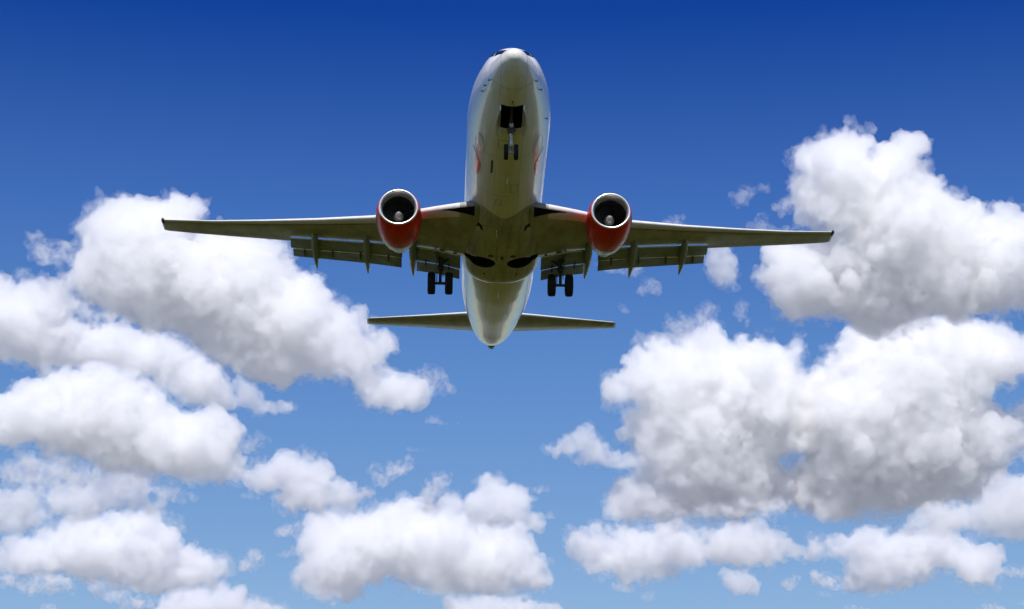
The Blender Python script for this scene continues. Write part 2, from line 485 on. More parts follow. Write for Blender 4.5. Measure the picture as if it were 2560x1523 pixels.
# --- wings
def foil(n=22, t=0.12, camber=0.015):
    """Closed aerofoil, chord 1: trailing edge, along the top to the nose, back along the underside."""
    xs = 0.5 * (1 - np.cos(np.linspace(0, math.pi, n)))
    th = 5 * t * (0.2969 * np.sqrt(xs) - 0.1260 * xs - 0.3516 * xs ** 2 + 0.2843 * xs ** 3 - 0.1036 * xs ** 4)
    cm = camber * 4 * xs * (1 - xs)
    up = np.c_[xs, cm + th]; lo = np.c_[xs, cm - th]
    return np.concatenate([up[::-1], lo[1:]])
def wing_ring(x, yle, zle, chord, t, twist=0.0, c0=0.0, c1=1.0, camber=0.012, n=22):
    f = foil(n, t, camber); f = f.copy()
    keep = np.clip(f[:, 0], c0, c1); 
    f[:, 0] = keep
    c, s_ = math.cos(twist), math.sin(twist)
    yy = f[:, 0] * chord; zz = f[:, 1] * chord
    return np.c_[np.full(len(f), x), yle + yy * c + zz * s_ * 0, zle + zz - yy * math.tan(twist)]
# x, leading edge y, leading edge z, chord, thickness, nose-up twist (rad)
WS = np.array([(1.2, 13.0, -1.58, 8.15, 0.130, 0.0), (2.1, 13.55, -1.46, 7.45, 0.128, -0.004), (3.2, 14.35, -1.27, 6.55, 0.122, -0.03), (4.9, 15.50, -1.07, 5.55, 0.116, -0.078),
               (6.3, 16.35, -0.87, 4.95, 0.110, -0.108), (9.0, 17.80, -0.38, 4.05, 0.105, -0.125), (11.8, 19.25, 0.17, 3.15, 0.100, -0.125), (14.5, 20.65, 0.74, 2.35, 0.095, -0.115), (17.1, 22.0, 1.38, 1.62, 0.09, -0.07)])
def wing_at(x):
    return [float(np.interp(x, WS[:, 0], WS[:, k])) for k in range(1, 6)]
def under(x, frac):
    """Point on the wing's underside at a fraction of the chord."""
    yle, zle, ch, t, tw = wing_at(x)
    xs = frac
    th = 5 * t * (0.2969 * math.sqrt(xs) - 0.1260 * xs - 0.3516 * xs ** 2 + 0.2843 * xs ** 3 - 0.1036 * xs ** 4)
    cm = 0.012 * 4 * xs * (1 - xs)
    return Vector((x, yle + xs * ch, zle + (cm - th) * ch - xs * ch * math.tan(tw)))
FLAP_IN, FLAP_SPLIT, FLAP_OUT, HINGE = 2.0, 4.35, 10.6, 0.70
for sgn in (-1, 1):
    xs_w = [1.2, 2.1, 3.2, 4.9, 6.3, 7.6, 9.0, 10.55, 10.65, 11.8, 13.2, 14.5, 15.9, 17.1]
    rings = []
    for x in xs_w:
        yle, zle, ch, t, tw = wing_at(x)
        rings.append(wing_ring(x, yle, zle, ch, t, tw, 0.0, 1.0 if x > 10.6 else HINGE + 0.04))
    yle, zle, ch, t, tw = wing_at(17.1)
    rings.append(wing_ring(17.22, yle + 0.12, zle + 0.05, ch * 0.93, t * 0.7, tw))
    rings.append(wing_ring(17.32, yle + 0.38, zle + 0.10, ch * 0.78, t * 0.25, tw))
    rings = [np.c_[r[:, 0] * sgn, r[:, 1:]] for r in rings]
    me = loft_mesh('wing', rings)
    wing = part('wing', me, plane, (grey, lead))
    # bare metal nose of the wing: the front of the section
    for p in me.polygons:
        x = abs(p.center.x)
        if 1.9 < x < 17.2 and len(p.vertices) == 4:
            yle, zle, ch, t, tw = wing_at(x)
            if (p.center.y - yle) / ch < 0.085: p.material_index = 1
    # krueger flap panel under the inboard nose and the dark root joint
    def strip(name, xa, xb, fa, fb, mat, drop=0.012, parent=wing, n_=10, label=None):
        bm = bmesh.new(); rows = []
        for k in range(n_ + 1):
            x = xa + (xb - xa) * k / n_
            rows.append([bm.verts.new(Vector((sgn * x, *under(x, f)[1:])) - Vector((0, 0, drop))) for f in np.linspace(fa if not callable(fa) else fa(x), fb if not callable(fb) else fb(x), 7)])
        for k in range(n_):
            for j in range(6): bm.faces.new((rows[k][j], rows[k + 1][j], rows[k + 1][j + 1], rows[k][j + 1]))
        bmesh.ops.solidify(bm, geom=bm.faces[:], thickness=0.008)
        bmesh.ops.recalc_face_normals(bm, faces=bm.faces)
        me_ = bpy.data.meshes.new(name); bm.to_mesh(me_); bm.free()
        return part(name, me_, parent, (mat,), label)
    strip('krueger_gap', 1.40, 2.95, lambda x: 0.006, lambda x: 0.010 + 0.072 * ((2.95 - x) / 1.55) ** 1.6, dark, 0.02, n_=20)
    strip('slat_gap', 6.25, 16.7, 0.100, 0.110, darksteel, 0.006, n_=40)
    strip('aileron_gap', 11.2, 15.7, 0.735, 0.750, darksteel, 0.006, n_=24)
    # navigation light at the tip
    tp = under(17.1, 0.05)
    me = loft_mesh('navigation_light', lathe_rings([(-0.22, 0.01), (-0.16, 0.06), (0.0, 0.09), (0.25, 0.08), (0.45, 0.01)], (sgn * 17.22, tp.y + 0.12, tp.z + 0.09), seg=16))
    part('navigation_light', me, wing, (darksteel,))
    # flaps: a main element and an aft element, lowered, with open slots between
    def flap(name, xa, xb, y_off, z_off, cfrac, ang, mat, cut0=0.0):
        rr = []
        for x in np.linspace(xa, xb, 9):
            yle, zle, ch, t, tw = wing_at(x)
            h = under(x, HINGE); fc = cfrac(ch)
            yo = y_off(ch) if callable(y_off) else y_off; zo = z_off(ch) if callable(z_off) else z_off
            f = foil(14, 0.13, 0.02)
            c, s_ = math.cos(ang), math.sin(ang)
            yy, zz = f[:, 0] * fc, f[:, 1] * fc
            rr.append(np.c_[np.full(len(f), sgn * x), h.y + yo + yy * c + zz * s_, h.z + zo - yy * s_ + zz * c])
        me_ = loft_mesh(name, rr)
        o = part(name, me_, plane, (mat, flapbright))
        for p in me_.polygons:
            if len(p.vertices) == 4:
                x = abs(p.center.x); h = under(x, HINGE)
                ch = wing_at(x)[2]; d = p.center.y - h.y - (y_off(ch) if callable(y_off) else y_off)
                if d < 0.035: p.material_index = 1
        return o
    for xa, xb, k in ((FLAP_IN, FLAP_SPLIT - 0.05, 0), (FLAP_SPLIT + 0.55, FLAP_OUT, 1)):
        mc = (lambda ch: 1.0) if k == 0 else (lambda ch: 0.52 + 0.075 * ch)
        fl = flap('flap', xa, xb, 0.045, -0.06, mc, math.radians(16 if k else 19), flapm)
        aft = flap('aft_flap', xa + 0.03, xb - 0.12, (lambda ch: 0.99) if k == 0 else (lambda ch: 0.53 + 0.072 * ch), (lambda ch: -0.41) if k == 0 else (lambda ch: -0.20 - 0.022 * ch), (lambda ch: 0.62) if k == 0 else (lambda ch: 0.30 + 0.065 * ch), math.radians(29), flapm)
        for nm in range(4 if k else 2):
            xx = xa + (xb - xa) * (nm + 0.5) / (4 if k else 2)
            h = under(xx, HINGE)
            me = box_me('flap_track', Vector((sgn * xx, h.y + 0.95, h.z - 0.42)), (0.05, 0.42, 0.13), Matrix.Rotation(-0.5, 4, 'X'), 0.01)
            part('flap_track', me, fl, (darksteel,))
    # canoe fairings over the flap tracks
    for x, y1, z1 in ((4.37, 22.75, -1.25), (6.68, 23.0, -1.02), (9.32, 23.5, -0.58)):
        a = under(x, 0.50); rr = []
        p0 = Vector((sgn * x, a.y - 0.25, a.z + 0.06)); p1 = Vector((sgn * x, under(x, 0.80).y, under(x, 0.80).z - 0.42)); p2 = Vector((sgn * x, y1, z1))
        for k in range(25):
            t_ = k / 24
            c_ = p0 * (1 - t_) ** 2 + p1 * 2 * t_ * (1 - t_) + p2 * t_ * t_
            w = (math.sin(math.pi * min(t_ * 1.0, 1) ** 0.8)) ** 0.75 if 0 < t_ < 1 else 0.0
            w = max(w, 0.04)
            rr.append([(c_.x + 0.20 * w * math.cos(2 * math.pi * j / 20), c_.y, c_.z + 0.27 * w * math.sin(2 * math.pi * j / 20)) for j in range(20)])
        part('flap_fairing', loft_mesh('flap_fairing', rr), plane, (fairm,))
    # --- engine
    ex, ey, ez = sgn * 4.98, 12.72, -2.00
    prof = [(0.055, 0.932), (0.22, 0.995), (0.5, 1.05), (1.0, 1.085), (1.6, 1.08), (2.2, 1.03), (2.75, 0.94)]
    rr = lathe_rings(prof, (ex, ey, ez), seg=64)
    flat = []
    for (s_, r_), ring in zip(prof, rr):
        flat.append([(px_, py_ + 0.0, ez + (pz_ - ez) * (1.0 if pz_ > ez else 0.97)) for px_, py_, pz_ in ring])
    me = loft_mesh('engine', flat, cap=False)
    eng = part('engine', me, plane, (red,), 'red engine cowl with polished inlet lip, ' + ('left' if sgn < 0 else 'right') + ' side of the photo')
    part('fan_nozzle', loft_mesh('fan_nozzle', [[(a_, b_, ez + (c_ - ez) * (1.0 if c_ > ez else 0.97)) for a_, b_, c_ in rg] for rg in lathe_rings([(2.75, 0.94), (3.05, 0.875), (3.35, 0.80), (3.55, 0.745), (3.55, 0.70), (3.2, 0.69)], (ex, ey, ez), seg=64)], cap=False), eng, (nozzle,))
    lip = [(0.52, 0.765), (0.36, 0.752), (0.22, 0.768), (0.11, 0.795), (0.04, 0.828), (0.0, 0.868), (0.010, 0.900), (0.03, 0.920), (0.06, 0.936)]
    part('inlet_lip', loft_mesh('inlet_lip', [[(a_, b_, ez + (c_ - ez) * (1.0 if c_ > ez else 0.975)) for a_, b_, c_ in rg] for rg in lathe_rings(lip, (ex, ey, ez), seg=72)], cap=False), eng, (chrome,))
    part('inlet_duct', loft_mesh('inlet_duct', lathe_rings([(0.50, 0.763), (0.8, 0.770), (1.45, 0.785), (1.6, 0.2)], (ex, ey, ez), seg=56), cap=False), eng, (duct,))
    part('spinner', loft_mesh('spinner', lathe_rings([(0.66, 0.01), (0.70, 0.06), (0.80, 0.13), (0.95, 0.20), (1.12, 0.255), (1.3, 0.26)], (ex, ey, ez), seg=40)), eng, (spin,))
    bm = bmesh.new()
    for k in range(24):
        a0 = 2 * math.pi * k / 24; pv = []
        for r_, tw_ in ((0.25, 0.35), (0.50, 0.70), (0.768, 1.05)):
            for side in (-1, 1):
                w_ = 0.085 + 0.07 * (r_ - 0.25)
                dy = side * w_ * math.cos(tw_); da = side * w_ * math.sin(tw_) / r_
                pv.append(bm.verts.new((ex + r_ * math.cos(a0 + da), ey + 1.16 + dy, ez + r_ * math.sin(a0 + da))))
        bm.faces.new((pv[0], pv[1], pv[3], pv[2])); bm.faces.new((pv[2], pv[3], pv[5], pv[4]))
    me = bpy.data.meshes.new('fan'); bm.to_mesh(me); bm.free()
    part('fan', me, eng, (fanm,))
    # spiral mark on the spinner
    bm = bmesh.new(); rows = []
    for k in range(30):
        t_ = k / 29; a = 0.6 + 4.6 * t_; r_ = 0.05 + 0.15 * t_; s_ = float(np.interp(r_, [0.01, 0.06, 0.13, 0.20, 0.255], [0.66, 0.70, 0.80, 0.95, 1.12]))
        rows.append([bm.verts.new((ex + (r_ + d_) * math.cos(a), ey + s_ - 0.012 + d_ * 1.4, ez + (r_ + d_) * math.sin(a))) for d_ in (-0.012 * (0.3 + t_), 0.012 * (0.3 + t_))])
    for k in range(29): bm.faces.new((rows[k][0], rows[k + 1][0], rows[k + 1][1], rows[k][1]))
    me = bpy.data.meshes.new('spiral_mark'); bm.to_mesh(me); bm.free()
    part('spiral_mark', me, eng, (pale,))
    part('exhaust_nozzle', loft_mesh('exhaust_nozzle', lathe_rings([(2.9, 0.60), (3.5, 0.585), (4.2, 0.47), (4.55, 0.40), (4.55, 0.36), (4.3, 0.30), (4.9, 0.16), (5.2, 0.02)], (ex, ey, ez + 0.03), seg=40)), eng, (soot,))
    # pylon up to the wing
    rr = []
    for y, w_, z0, z1 in ((14.0, 0.05, -1.05, -0.92), (14.8, 0.19, -1.15, -0.72), (15.8, 0.21, -1.55, -0.70), (16.8, 0.19, -1.6, -0.95), (18.0, 0.04, -1.35, -1.2)):
        rr.append([(sgn * 4.93 + w_, y, z0), (sgn * 4.93 + w_, y, z1), (sgn * 4.93, y, z1 + 0.05), (sgn * 4.93 - w_, y, z1), (sgn * 4.93 - w_, y, z0)])
    part('pylon', loft_mesh('pylon', rr, smooth=False), plane, (grey,))
    # --- tailplane
    rr = []
    for x, yl, zl, ch, t_ in ((0.5, 33.0, 1.16, 4.5, 0.10), (1.2, 33.45, 1.26, 4.1, 0.10), (4.0, 35.25, 1.78, 2.75, 0.095), (7.05, 37.15, 2.33, 1.45, 0.09), (7.22, 37.4, 2.36, 1.1, 0.04)):
        r_ = wing_ring(x, yl, zl, ch, t_, -0.13, camber=-0.01); r_[:, 0] *= sgn; rr.append(r_)
    me = loft_mesh('tailplane', rr)
    part('tailplane', me, plane, (grey, lead))
    for p in me.polygons:
        x = abs(p.center.x); yl = np.interp(x, (0.5, 1.2, 4.0, 7.05), (33.0, 33.45, 35.25, 37.15)); ch = np.interp(x, (0.5, 4, 7.05), (4.5, 2.75, 1.45))
        if len(p.vertices) == 4 and (p.center.y - yl) / ch < 0.03: p.material_index = 1
    # --- main landing gear
    gx, gy, gz = sgn * 2.98, 19.6, -2.92
    strut = tubes_me('main_landing_gear', [((gx - sgn * 0.08, gy - 0.35, -0.95), (gx, gy - 0.06, -2.15), 0.13, 0.115), ((gx, gy - 0.06, -2.15), (gx, gy, gz), 0.075),
                                           ((gx - 0.52, gy, gz), (gx + 0.52, gy, gz), 0.07), ((gx, gy - 0.1, -1.95), (sgn * 1.75, gy - 0.75, -1.30), 0.055),
                                           ((gx, gy + 0.22, -2.05), (gx, gy + 0.42, -2.42), 0.05), ((gx, gy + 0.42, -2.42), (gx, gy + 0.10, -2.80), 0.05),
                                           ((gx, gy - 0.06, -2.06), (gx, gy - 0.05, -2.22), 0.15), ((gx - 0.17, gy - 0.02, -2.3), (gx - 0.17, gy + 0.02, gz + 0.1), 0.022), ((gx + 0.15, gy - 0.1, -1.2), (gx + 0.13, gy - 0.02, -2.6), 0.02), ((gx, gy - 0.2, -1.5), (gx - sgn * 0.55, gy + 0.15, -0.95), 0.045)])
    gear = part('main_landing_gear', strut, plane, (darksteel,))
    part('gear_door', box_me('gear_door', Vector((gx + sgn * 0.24, gy - 0.25, -1.55)), (0.05, 0.62, 1.15), Matrix.Rotation(0.10 * sgn, 4, 'Y'), 0.015), gear, (fairm,))
    def wheel(x, y, z, r_, w_, parent):
        k = w_ / 2
        pr = [(-k * 0.62, r_ * 0.56), (-k * 0.92, r_ * 0.64), (-k, r_ * 0.80), (-k * 0.90, r_ * 0.93), (-k * 0.62, r_ * 0.99), (-k * 0.3, r_), (-k * 0.27, r_ * 0.975), (-k * 0.22, r_), (k * 0.22, r_), (k * 0.27, r_ * 0.975), (k * 0.3, r_), (k * 0.62, r_ * 0.99), (k * 0.90, r_ * 0.93), (k, r_ * 0.80), (k * 0.92, r_ * 0.64), (k * 0.62, r_ * 0.56)]
        wh = part('wheel', loft_mesh('wheel', lathe_rings(pr, (x, y, z), 'x', 48), cap=False), parent, (rubber,))
        part('rim', loft_mesh('rim', lathe_rings([(-k * 0.66, r_ * 0.10), (-k * 0.50, r_ * 0.30), (-k * 0.62, r_ * 0.565), (k * 0.62, r_ * 0.565), (k * 0.50, r_ * 0.30), (k * 0.66, r_ * 0.10)], (x, y, z), 'x', 32)), parent, (hub,))
    wheel(gx - 0.43, gy, gz, 0.56, 0.39, gear); wheel(gx + 0.43, gy, gz, 0.56, 0.39, gear)

# fin and rudder
rr = []
for z, yl, ch, t_ in ((1.45, 29.3, 7.2, 0.07), (2.6, 31.6, 5.7, 0.085), (5.5, 34.2, 4.2, 0.085), (8.6, 36.7, 2.6, 0.08), (8.75, 37.0, 2.2, 0.03)):
    f = foil(18, t_, 0.0)
    rr.append(np.c_[f[:, 1] * ch, yl + f[:, 0] * ch, np.full(len(f), z)])
part('fin', loft_mesh('fin', rr), plane, (white,))

# --- nose landing gear
nx, ny, nz = 0.0, 4.02, -3.40
nose_gear = part('nose_landing_gear', tubes_me('nose_landing_gear', [((0, 3.952, -2.50), (0, 3.96, -2.60), 0.095), ((0, 3.96, -2.60), (0, ny, nz + 0.02), 0.062),
    ((-0.24, ny, nz), (0.24, ny, nz), 0.05), 
    ((0, 3.86, -2.62), (0, 3.70, -2.95), 0.035), ((0, 3.70, -2.95), (0, 3.92, -3.26), 0.035)]), plane, (pale,))
part('upper_strut', tubes_me('upper_strut', [((0, 3.86, -1.35), (0, 3.955, -2.50), 0.10), ((0, 3.94, -2.30), (0, 2.95, -1.55), 0.04), ((-0.16, 3.93, -2.34), (0.16, 3.93, -2.34), 0.09)]), nose_gear, (darksteel,))
part('steering_collar', tubes_me('steering_collar', [((0, 3.945, -2.38), (0, 3.958, -2.56), 0.15), ((-0.20, 3.85, -2.44), (0.20, 3.85, -2.44), 0.05)]), nose_gear, (darksteel,))
part('taxi_light', tubes_me('taxi_light', [((0, 3.82, -2.24), (0, 3.72, -2.24), 0.10)]), nose_gear, (steel,))
wheel(-0.215, ny, nz, 0.345, 0.19, nose_gear); wheel(0.215, ny, nz, 0.345, 0.19, nose_gear)
for sgn in (-1, 1):
    rr = []
    for k in range(11):
        t_ = k / 10; y = 2.68 + 2.35 * t_
        zt = hull(y)[2] + 0.06; dp = 0.34 * math.sin(math.pi * (0.12 + 0.80 * t_)) ** 0.6 + 0.05
        x0, x1 = sgn * 0.485, sgn * (0.485 + 0.16 * math.sin(math.pi * t_) ** 0.7)
        rr.append([(x0, y, zt), (x0 + sgn * 0.03, y, zt), (x1 + sgn * 0.03, y, zt - dp), (x1, y, zt - dp)])
    part('nose_gear_door', loft_mesh('nose_gear_door', rr, smooth=False), plane, (white,))

# ------------------------------------------------------------------ clouds
# Each outline is read off one enlarged view of the photograph; it is carried out to that cloud's own
# distance below a common condensation level and filled with overlapping billows of real depth.
BASE_HEIGHT = 900.0
ZOOM = 1000.0 / 2495.0
VIEWS = {'A': (0, 480), 'B': (0, 943), 'C': (560, 943), 'D': (1560, 300), 'E': (1360, 720), 'F': (1560, 943)}

def sight(px, py):
    d = Vector(((px - PX) / F, 1.0, -(py - PY) / F))
    return np.array(Matrix.Rotation(TILT, 3, 'X') @ d)

def outline_distance(P, poly):
    A = np.array(poly, float); B = np.roll(A, -1, 0)
    d = np.full(len(P), 1e9); ins = np.zeros(len(P), bool)
    for a, b in zip(A, B):
        ab = b - a
        t = np.clip(((P - a) @ ab) / max(ab @ ab, 1e-9), 0, 1)
        q = a + t[:, None] * ab
        d = np.minimum(d, np.hypot(*(P - q).T))
        c = (a[1] > P[:, 1]) != (b[1] > P[:, 1])
        with np.errstate(divide='ignore', invalid='ignore'):
            x = (b[0] - a[0]) * (P[:, 1] - a[1]) / (b[1] - a[1]) + a[0]
        ins ^= c & (P[:, 0] < x)
    return np.where(ins, d, -d)

_bm = bmesh.new(); bmesh.ops.create_icosphere(_bm, subdivisions=2, radius=1)
ICO_V = np.array([v.co[:] for v in _bm.verts]); ICO_F = np.array([[v.index for v in f.verts] for f in _bm.faces]); _bm.free()

def cloud_material(name, density, surface, s=None, rate=0.6):
    """Water-droplet volume; the faint diffuse skin is the sharp edge of the densest droplets. With s, the droplets are torn into filaments."""
    m = bpy.data.materials.new(name); m.use_nodes = True
    n, L = m.node_tree.nodes, m.node_tree.links
    n.clear()
    out = n.new('ShaderNodeOutputMaterial')
    v = n.new('ShaderNodeVolumeScatter')
    v.inputs['Color'].default_value = (0.9995, 0.9995, 0.9995, 1)
    v.inputs['Density'].default_value = density
    v.inputs['Anisotropy'].default_value = 0.25
    L.new(v.outputs[0], out.inputs['Volume'])
    if s is not None:
        t = n.new('ShaderNodeTexCoord'); nz = n.new('ShaderNodeTexNoise')
        nz.inputs['Scale'].default_value = 1.0 / (26 * s); nz.inputs['Detail'].default_value = 5; nz.inputs['Roughness'].default_value = 0.62; nz.inputs['Distortion'].default_value = 0.6
        L.new(t.outputs['Object'], nz.inputs['Vector'])
        mr = n.new('ShaderNodeMapRange'); mr.inputs['From Min'].default_value = 0.42; mr.inputs['From Max'].default_value = 0.72
        mr.inputs['To Min'].default_value = 0.0; mr.inputs['To Max'].default_value = density * 3.2
        L.new(nz.outputs['Fac'], mr.inputs[0]); L.new(mr.outputs[0], v.inputs['Density'])
        m.cycles.volume_step_rate = rate
    mx = n.new('ShaderNodeMixShader'); tr = n.new('ShaderNodeBsdfTransparent'); df = n.new('ShaderNodeBsdfDiffuse')
    df.inputs[0].default_value = (0.95, 0.95, 0.95, 1)
    mx.inputs[0].default_value = surface
    L.new(tr.outputs[0], mx.inputs[1]); L.new(df.outputs[0], mx.inputs[2]); L.new(mx.outputs[0], out.inputs['Surface'])
    return m

def billow_mesh(balls, dist, s, grow, voxel, swells, centre):
    vs_, fs_, o = [], [], 0
    for x, y, w, r in balls:
        r2 = r * grow
        if r2 < voxel * 1.3: continue
        c = np.array(EYE) + sight(x, y) * (dist - w * s)
        vs_.append(ICO_V * (r2 * s) + c - centre); fs_.append(ICO_F + o); o += len(ICO_V)
    me = bpy.data.meshes.new('billows')
    V = np.concatenate(vs_).astype(np.float32); Fc = np.concatenate(fs_).astype(np.int32)
    me.vertices.add(len(V)); me.vertices.foreach_set('co', V.ravel())
    me.loops.add(Fc.size); me.loops.foreach_set('vertex_index', Fc.ravel())
    me.polygons.add(len(Fc)); me.polygons.foreach_set('loop_start', np.arange(len(Fc), dtype=np.int32) * 3)
    me.update(calc_edges=True)
    ob = bpy.data.objects.new('billows', me); C.objects.link(ob)
    ob.location = centre
    r1 = ob.modifiers.new('fuse', 'REMESH'); r1.mode = 'VOXEL'; r1.voxel_size = voxel * s
    texs = []
    for k, (amp, size, depth, mid, basis) in enumerate(swells):
        tx = bpy.data.textures.new('swell', 'CLOUDS'); texs.append(tx)
        tx.noise_scale = size * s; tx.noise_depth = depth; tx.noise_basis = basis
        d = ob.modifiers.new('swell', 'DISPLACE'); d.texture = tx; d.strength = amp * s; d.mid_level = mid; d.texture_coords = 'GLOBAL'
    r2 = ob.modifiers.new('fuse_again', 'REMESH'); r2.mode = 'VOXEL'; r2.voxel_size = voxel * 0.85 * s
    dg = bpy.context.evaluated_depsgraph_get()
    out = bpy.data.meshes.new_from_object(ob.evaluated_get(dg))
    bpy.data.objects.remove(ob); bpy.data.meshes.remove(me)
    for tx in texs: bpy.data.textures.remove(tx)
    return out

CLOUD_N = [0]
def cloud(view, outline, label, cat='cloud', group=None, thin=False, dist=None, mfp=None, depth=0.9, extra=()):
    ox, oy = VIEWS[view]
    poly = [(ox + ZOOM * x, oy + ZOOM * y) for x, y in outline]
    CLOUD_N[0] += 1
    rng = np.random.default_rng(100 + CLOUD_N[0])
    P = np.array(poly); lo, hi = P.min(0), P.max(0)
    if dist is None:
        el = TILT - math.atan((min(hi[1], 1560) - PY) / F)
        dist = BASE_HEIGHT / math.sin(el)
    s = dist / F
    cand = rng.uniform(lo, hi, (16000, 2)); d = outline_distance(cand, poly)
    cand, d = cand[d > 2.5], d[d > 2.5]
    dm = d.max()
    per = np.hypot(*(P - np.roll(P, 1, 0)).T).sum()
    if dm < 26 and not thin:
        thin, mfp = True, 30          # small puffs have no solid core
    nb = int(np.clip(per / 5.5, 30, 420))
    balls = []
    cap = max(dm * 0.42, 12)
    for i in range(min(nb, len(cand))):
        dd = d[i]
        T = depth * math.sqrt(max(dd * (2 * dm - dd), 1.0))
        if i % 3 == 0:
            r = dd * 0.92; w = rng.uniform(-0.5, 0.5) * max(T - r, 0)
        else:
            r = min(dd, cap) * rng.uniform(0.55, 1.0); w = rng.uniform(-1, 1) * max(T - r, 0)
        balls.append((cand[i, 0], cand[i, 1], w, r))
    if not thin:
        # small turrets along the rim, thicker on top than along the base, and knuckles over the near face
        nxt = np.roll(P, -1, 0); seg = np.hypot(*(nxt - P).T); total = seg.sum()
        big = min(1.0, dm / 70.0)
        for _ in range(int(total / 9)):
            k = rng.choice(len(P), p=seg / total); t = rng.uniform()
            q = P[k] * (1 - t) + nxt[k] * t
            upper = q[1] < 0.55 * hi[1] + 0.45 * lo[1]
            if not upper and rng.uniform() < 0.55: continue
            r = (4.0 + rng.exponential(6.5)) * (0.55 + 0.45 * big); r = min(r, 24, dm * 0.32)
            e = nxt[k] - P[k]; nrm = np.array([e[1], -e[0]]) / max(seg[k], 1e-6)
            p1 = q + nrm * r * 0.5; p2 = q - nrm * r * 0.5
            dd2 = outline_distance(np.array([p1, p2]), poly)
            q = p1 if dd2[0] > dd2[1] else p2
            T = depth * math.sqrt(max(6.0 * (2 * dm - 6.0), 1.0))
            balls.append((q[0], q[1], rng.uniform(-0.7, 1.0) * T, r))
        for i in range(min(len(cand), int(total / 24))):
            dd = d[-1 - i]
            T = depth * math.sqrt(max(dd * (2 * dm - dd), 1.0))
            r = min(dd, (10.0 + rng.exponential(10.0)) * (0.5 + 0.5 * big))
            balls.append((cand[-1 - i, 0], cand[-1 - i, 1], max(T - r * 0.6, 0), r))
    mid = 0.5 * (lo + hi)
    centre = np.array(EYE) + sight(*mid) * dist
    a = min(1.0, dm / 60.0)
    if mfp is None: mfp = 60 if thin else 38
    f = max(math.sqrt(a), 0.45)
    vx = 3.0 if dm > 30 else 2.2
    if thin:
        shells = [(0.85, vx, [(60 * a, 40 * f, 1, 0.5, 'ORIGINAL_PERLIN'), (60 * a, 20 * f, 5, 0.5, 'ORIGINAL_PERLIN')], 0.55, 0.004, True),
                  (1.35, vx * 1.1, [(90 * a, 50 * f, 1, 0.55, 'ORIGINAL_PERLIN'), (90 * a, 24 * f, 5, 0.5, 'ORIGINAL_PERLIN')], 0.35, 0.001, True)]
    else:
        shells = [(1.02, vx, [(60 * a, 95 * f, 1, 0.5, 'ORIGINAL_PERLIN'), (40 * a, 34 * f, 2, 0.5, 'VORONOI_F1'), (36 * a, 14 * f, 4, 0.5, 'ORIGINAL_PERLIN')], 1.0, 0.02, False),
                  (1.12, vx * 1.05, [(60 * a, 60 * f, 1, 0.52, 'ORIGINAL_PERLIN'), (70 * a, 22 * f, 5, 0.5, 'ORIGINAL_PERLIN')], 0.20, 0.002, False),
                  (1.34, vx * 1.2, [(110 * a, 55 * f, 1, 0.55, 'ORIGINAL_PERLIN'), (100 * a, 26 * f, 5, 0.5, 'ORIGINAL_PERLIN')], 0.24, 0.001, True)]
    # one mesh: the dense billows and the ragged veils round them
    bm = bmesh.new(); counts = []; mats = []
    for grow, vox, swells, dens, skin, torn in shells:
        sh = billow_mesh(balls, dist, s, grow, vox, swells, centre)
        counts.append(len(sh.polygons)); bm.from_mesh(sh); bpy.data.meshes.remove(sh)
        mats.append(cloud_material('cloud_droplets' if not mats else 'cloud_veil', dens / (mfp * s), skin, s if torn else None, 0.6 if thin else 1.5))
    me = bpy.data.meshes.new('cloud'); bm.to_mesh(me); bm.free()
    idx = np.repeat(np.arange(len(counts), dtype=np.int32), counts)
    me.materials.clear()
    for m_ in mats: me.materials.append(m_)
    me.polygons.foreach_set('material_index', idx)
    me.polygons.foreach_set('use_smooth', [True] * len(me.polygons))
    o = link('cloud', me); o.location = centre
    tag(o, label, cat, group)
    return o

BIG, SMALL, WISP = 'large cumulus clouds', 'small cumulus clouds', 'thin cloud shreds'

# --- left side
cloud('A', [(530,190),(570,110),(690,60),(760,55),(850,70),(960,65),(1060,75),(1110,45),(1190,65),(1235,95),(1230,130),(1200,160),(1215,230),(1250,280),(1290,290),(1380,270),(1500,280),(1620,285),(1710,300),(1760,370),(1770,440),(1820,480),(1830,510),(1890,510),(1990,550),(2050,610),(2050,690),(2120,740),(2220,740),(2280,800),(2290,860),(2250,890),(2330,890),(2400,880),(2440,960),(2420,1040),(2330,1100),(2240,1130),(2100,1110),(1990,1130),(1900,1110),(1820,1170),(1740,1220),(1690,1160),(1620,1160),(1520,1120),(1430,1060),(1350,1050),(1270,980),(1200,900),(1120,880),(1040,850),(930,860),(870,800),(780,770),(700,760),(600,720),(500,690),(430,620),(440,500),(480,400),(530,330),(560,260)],
      'huge white cumulus cloud behind the left wing tip of the airliner', group=BIG, dist=3150)
cloud('A', [(140,270),(200,225),(285,235),(300,300),(440,310),(480,380),(450,470),(340,470),(250,445),(215,470),(195,380)],
      'thin curled grey cloud shred left of the cloud behind the left wing tip', 'cloud shred', WISP, thin=True)
cloud('A', [(-120,560),(0,540),(60,560),(100,600),(160,560),(280,560),(390,535),(440,590),(420,640),(460,690),(440,760),(500,850),(620,860),(700,850),(810,880),(850,950),(920,920),(1000,900),(1090,930),(1170,980),(1240,980),(1290,1060),(1350,1100),(1350,1180),(1410,1240),(1420,1310),(1330,1320),(1200,1320),(1120,1300),(1110,1260),(1040,1240),(1000,1200),(900,1150),(780,1120),(700,1080),(600,1060),(500,1090),(420,1080),(340,1100),(270,1130),(180,1070),(60,1030),(-120,1010)],
      'long slanting white cloud running from the left edge below the huge wing tip cloud', group=BIG, dist=2600)
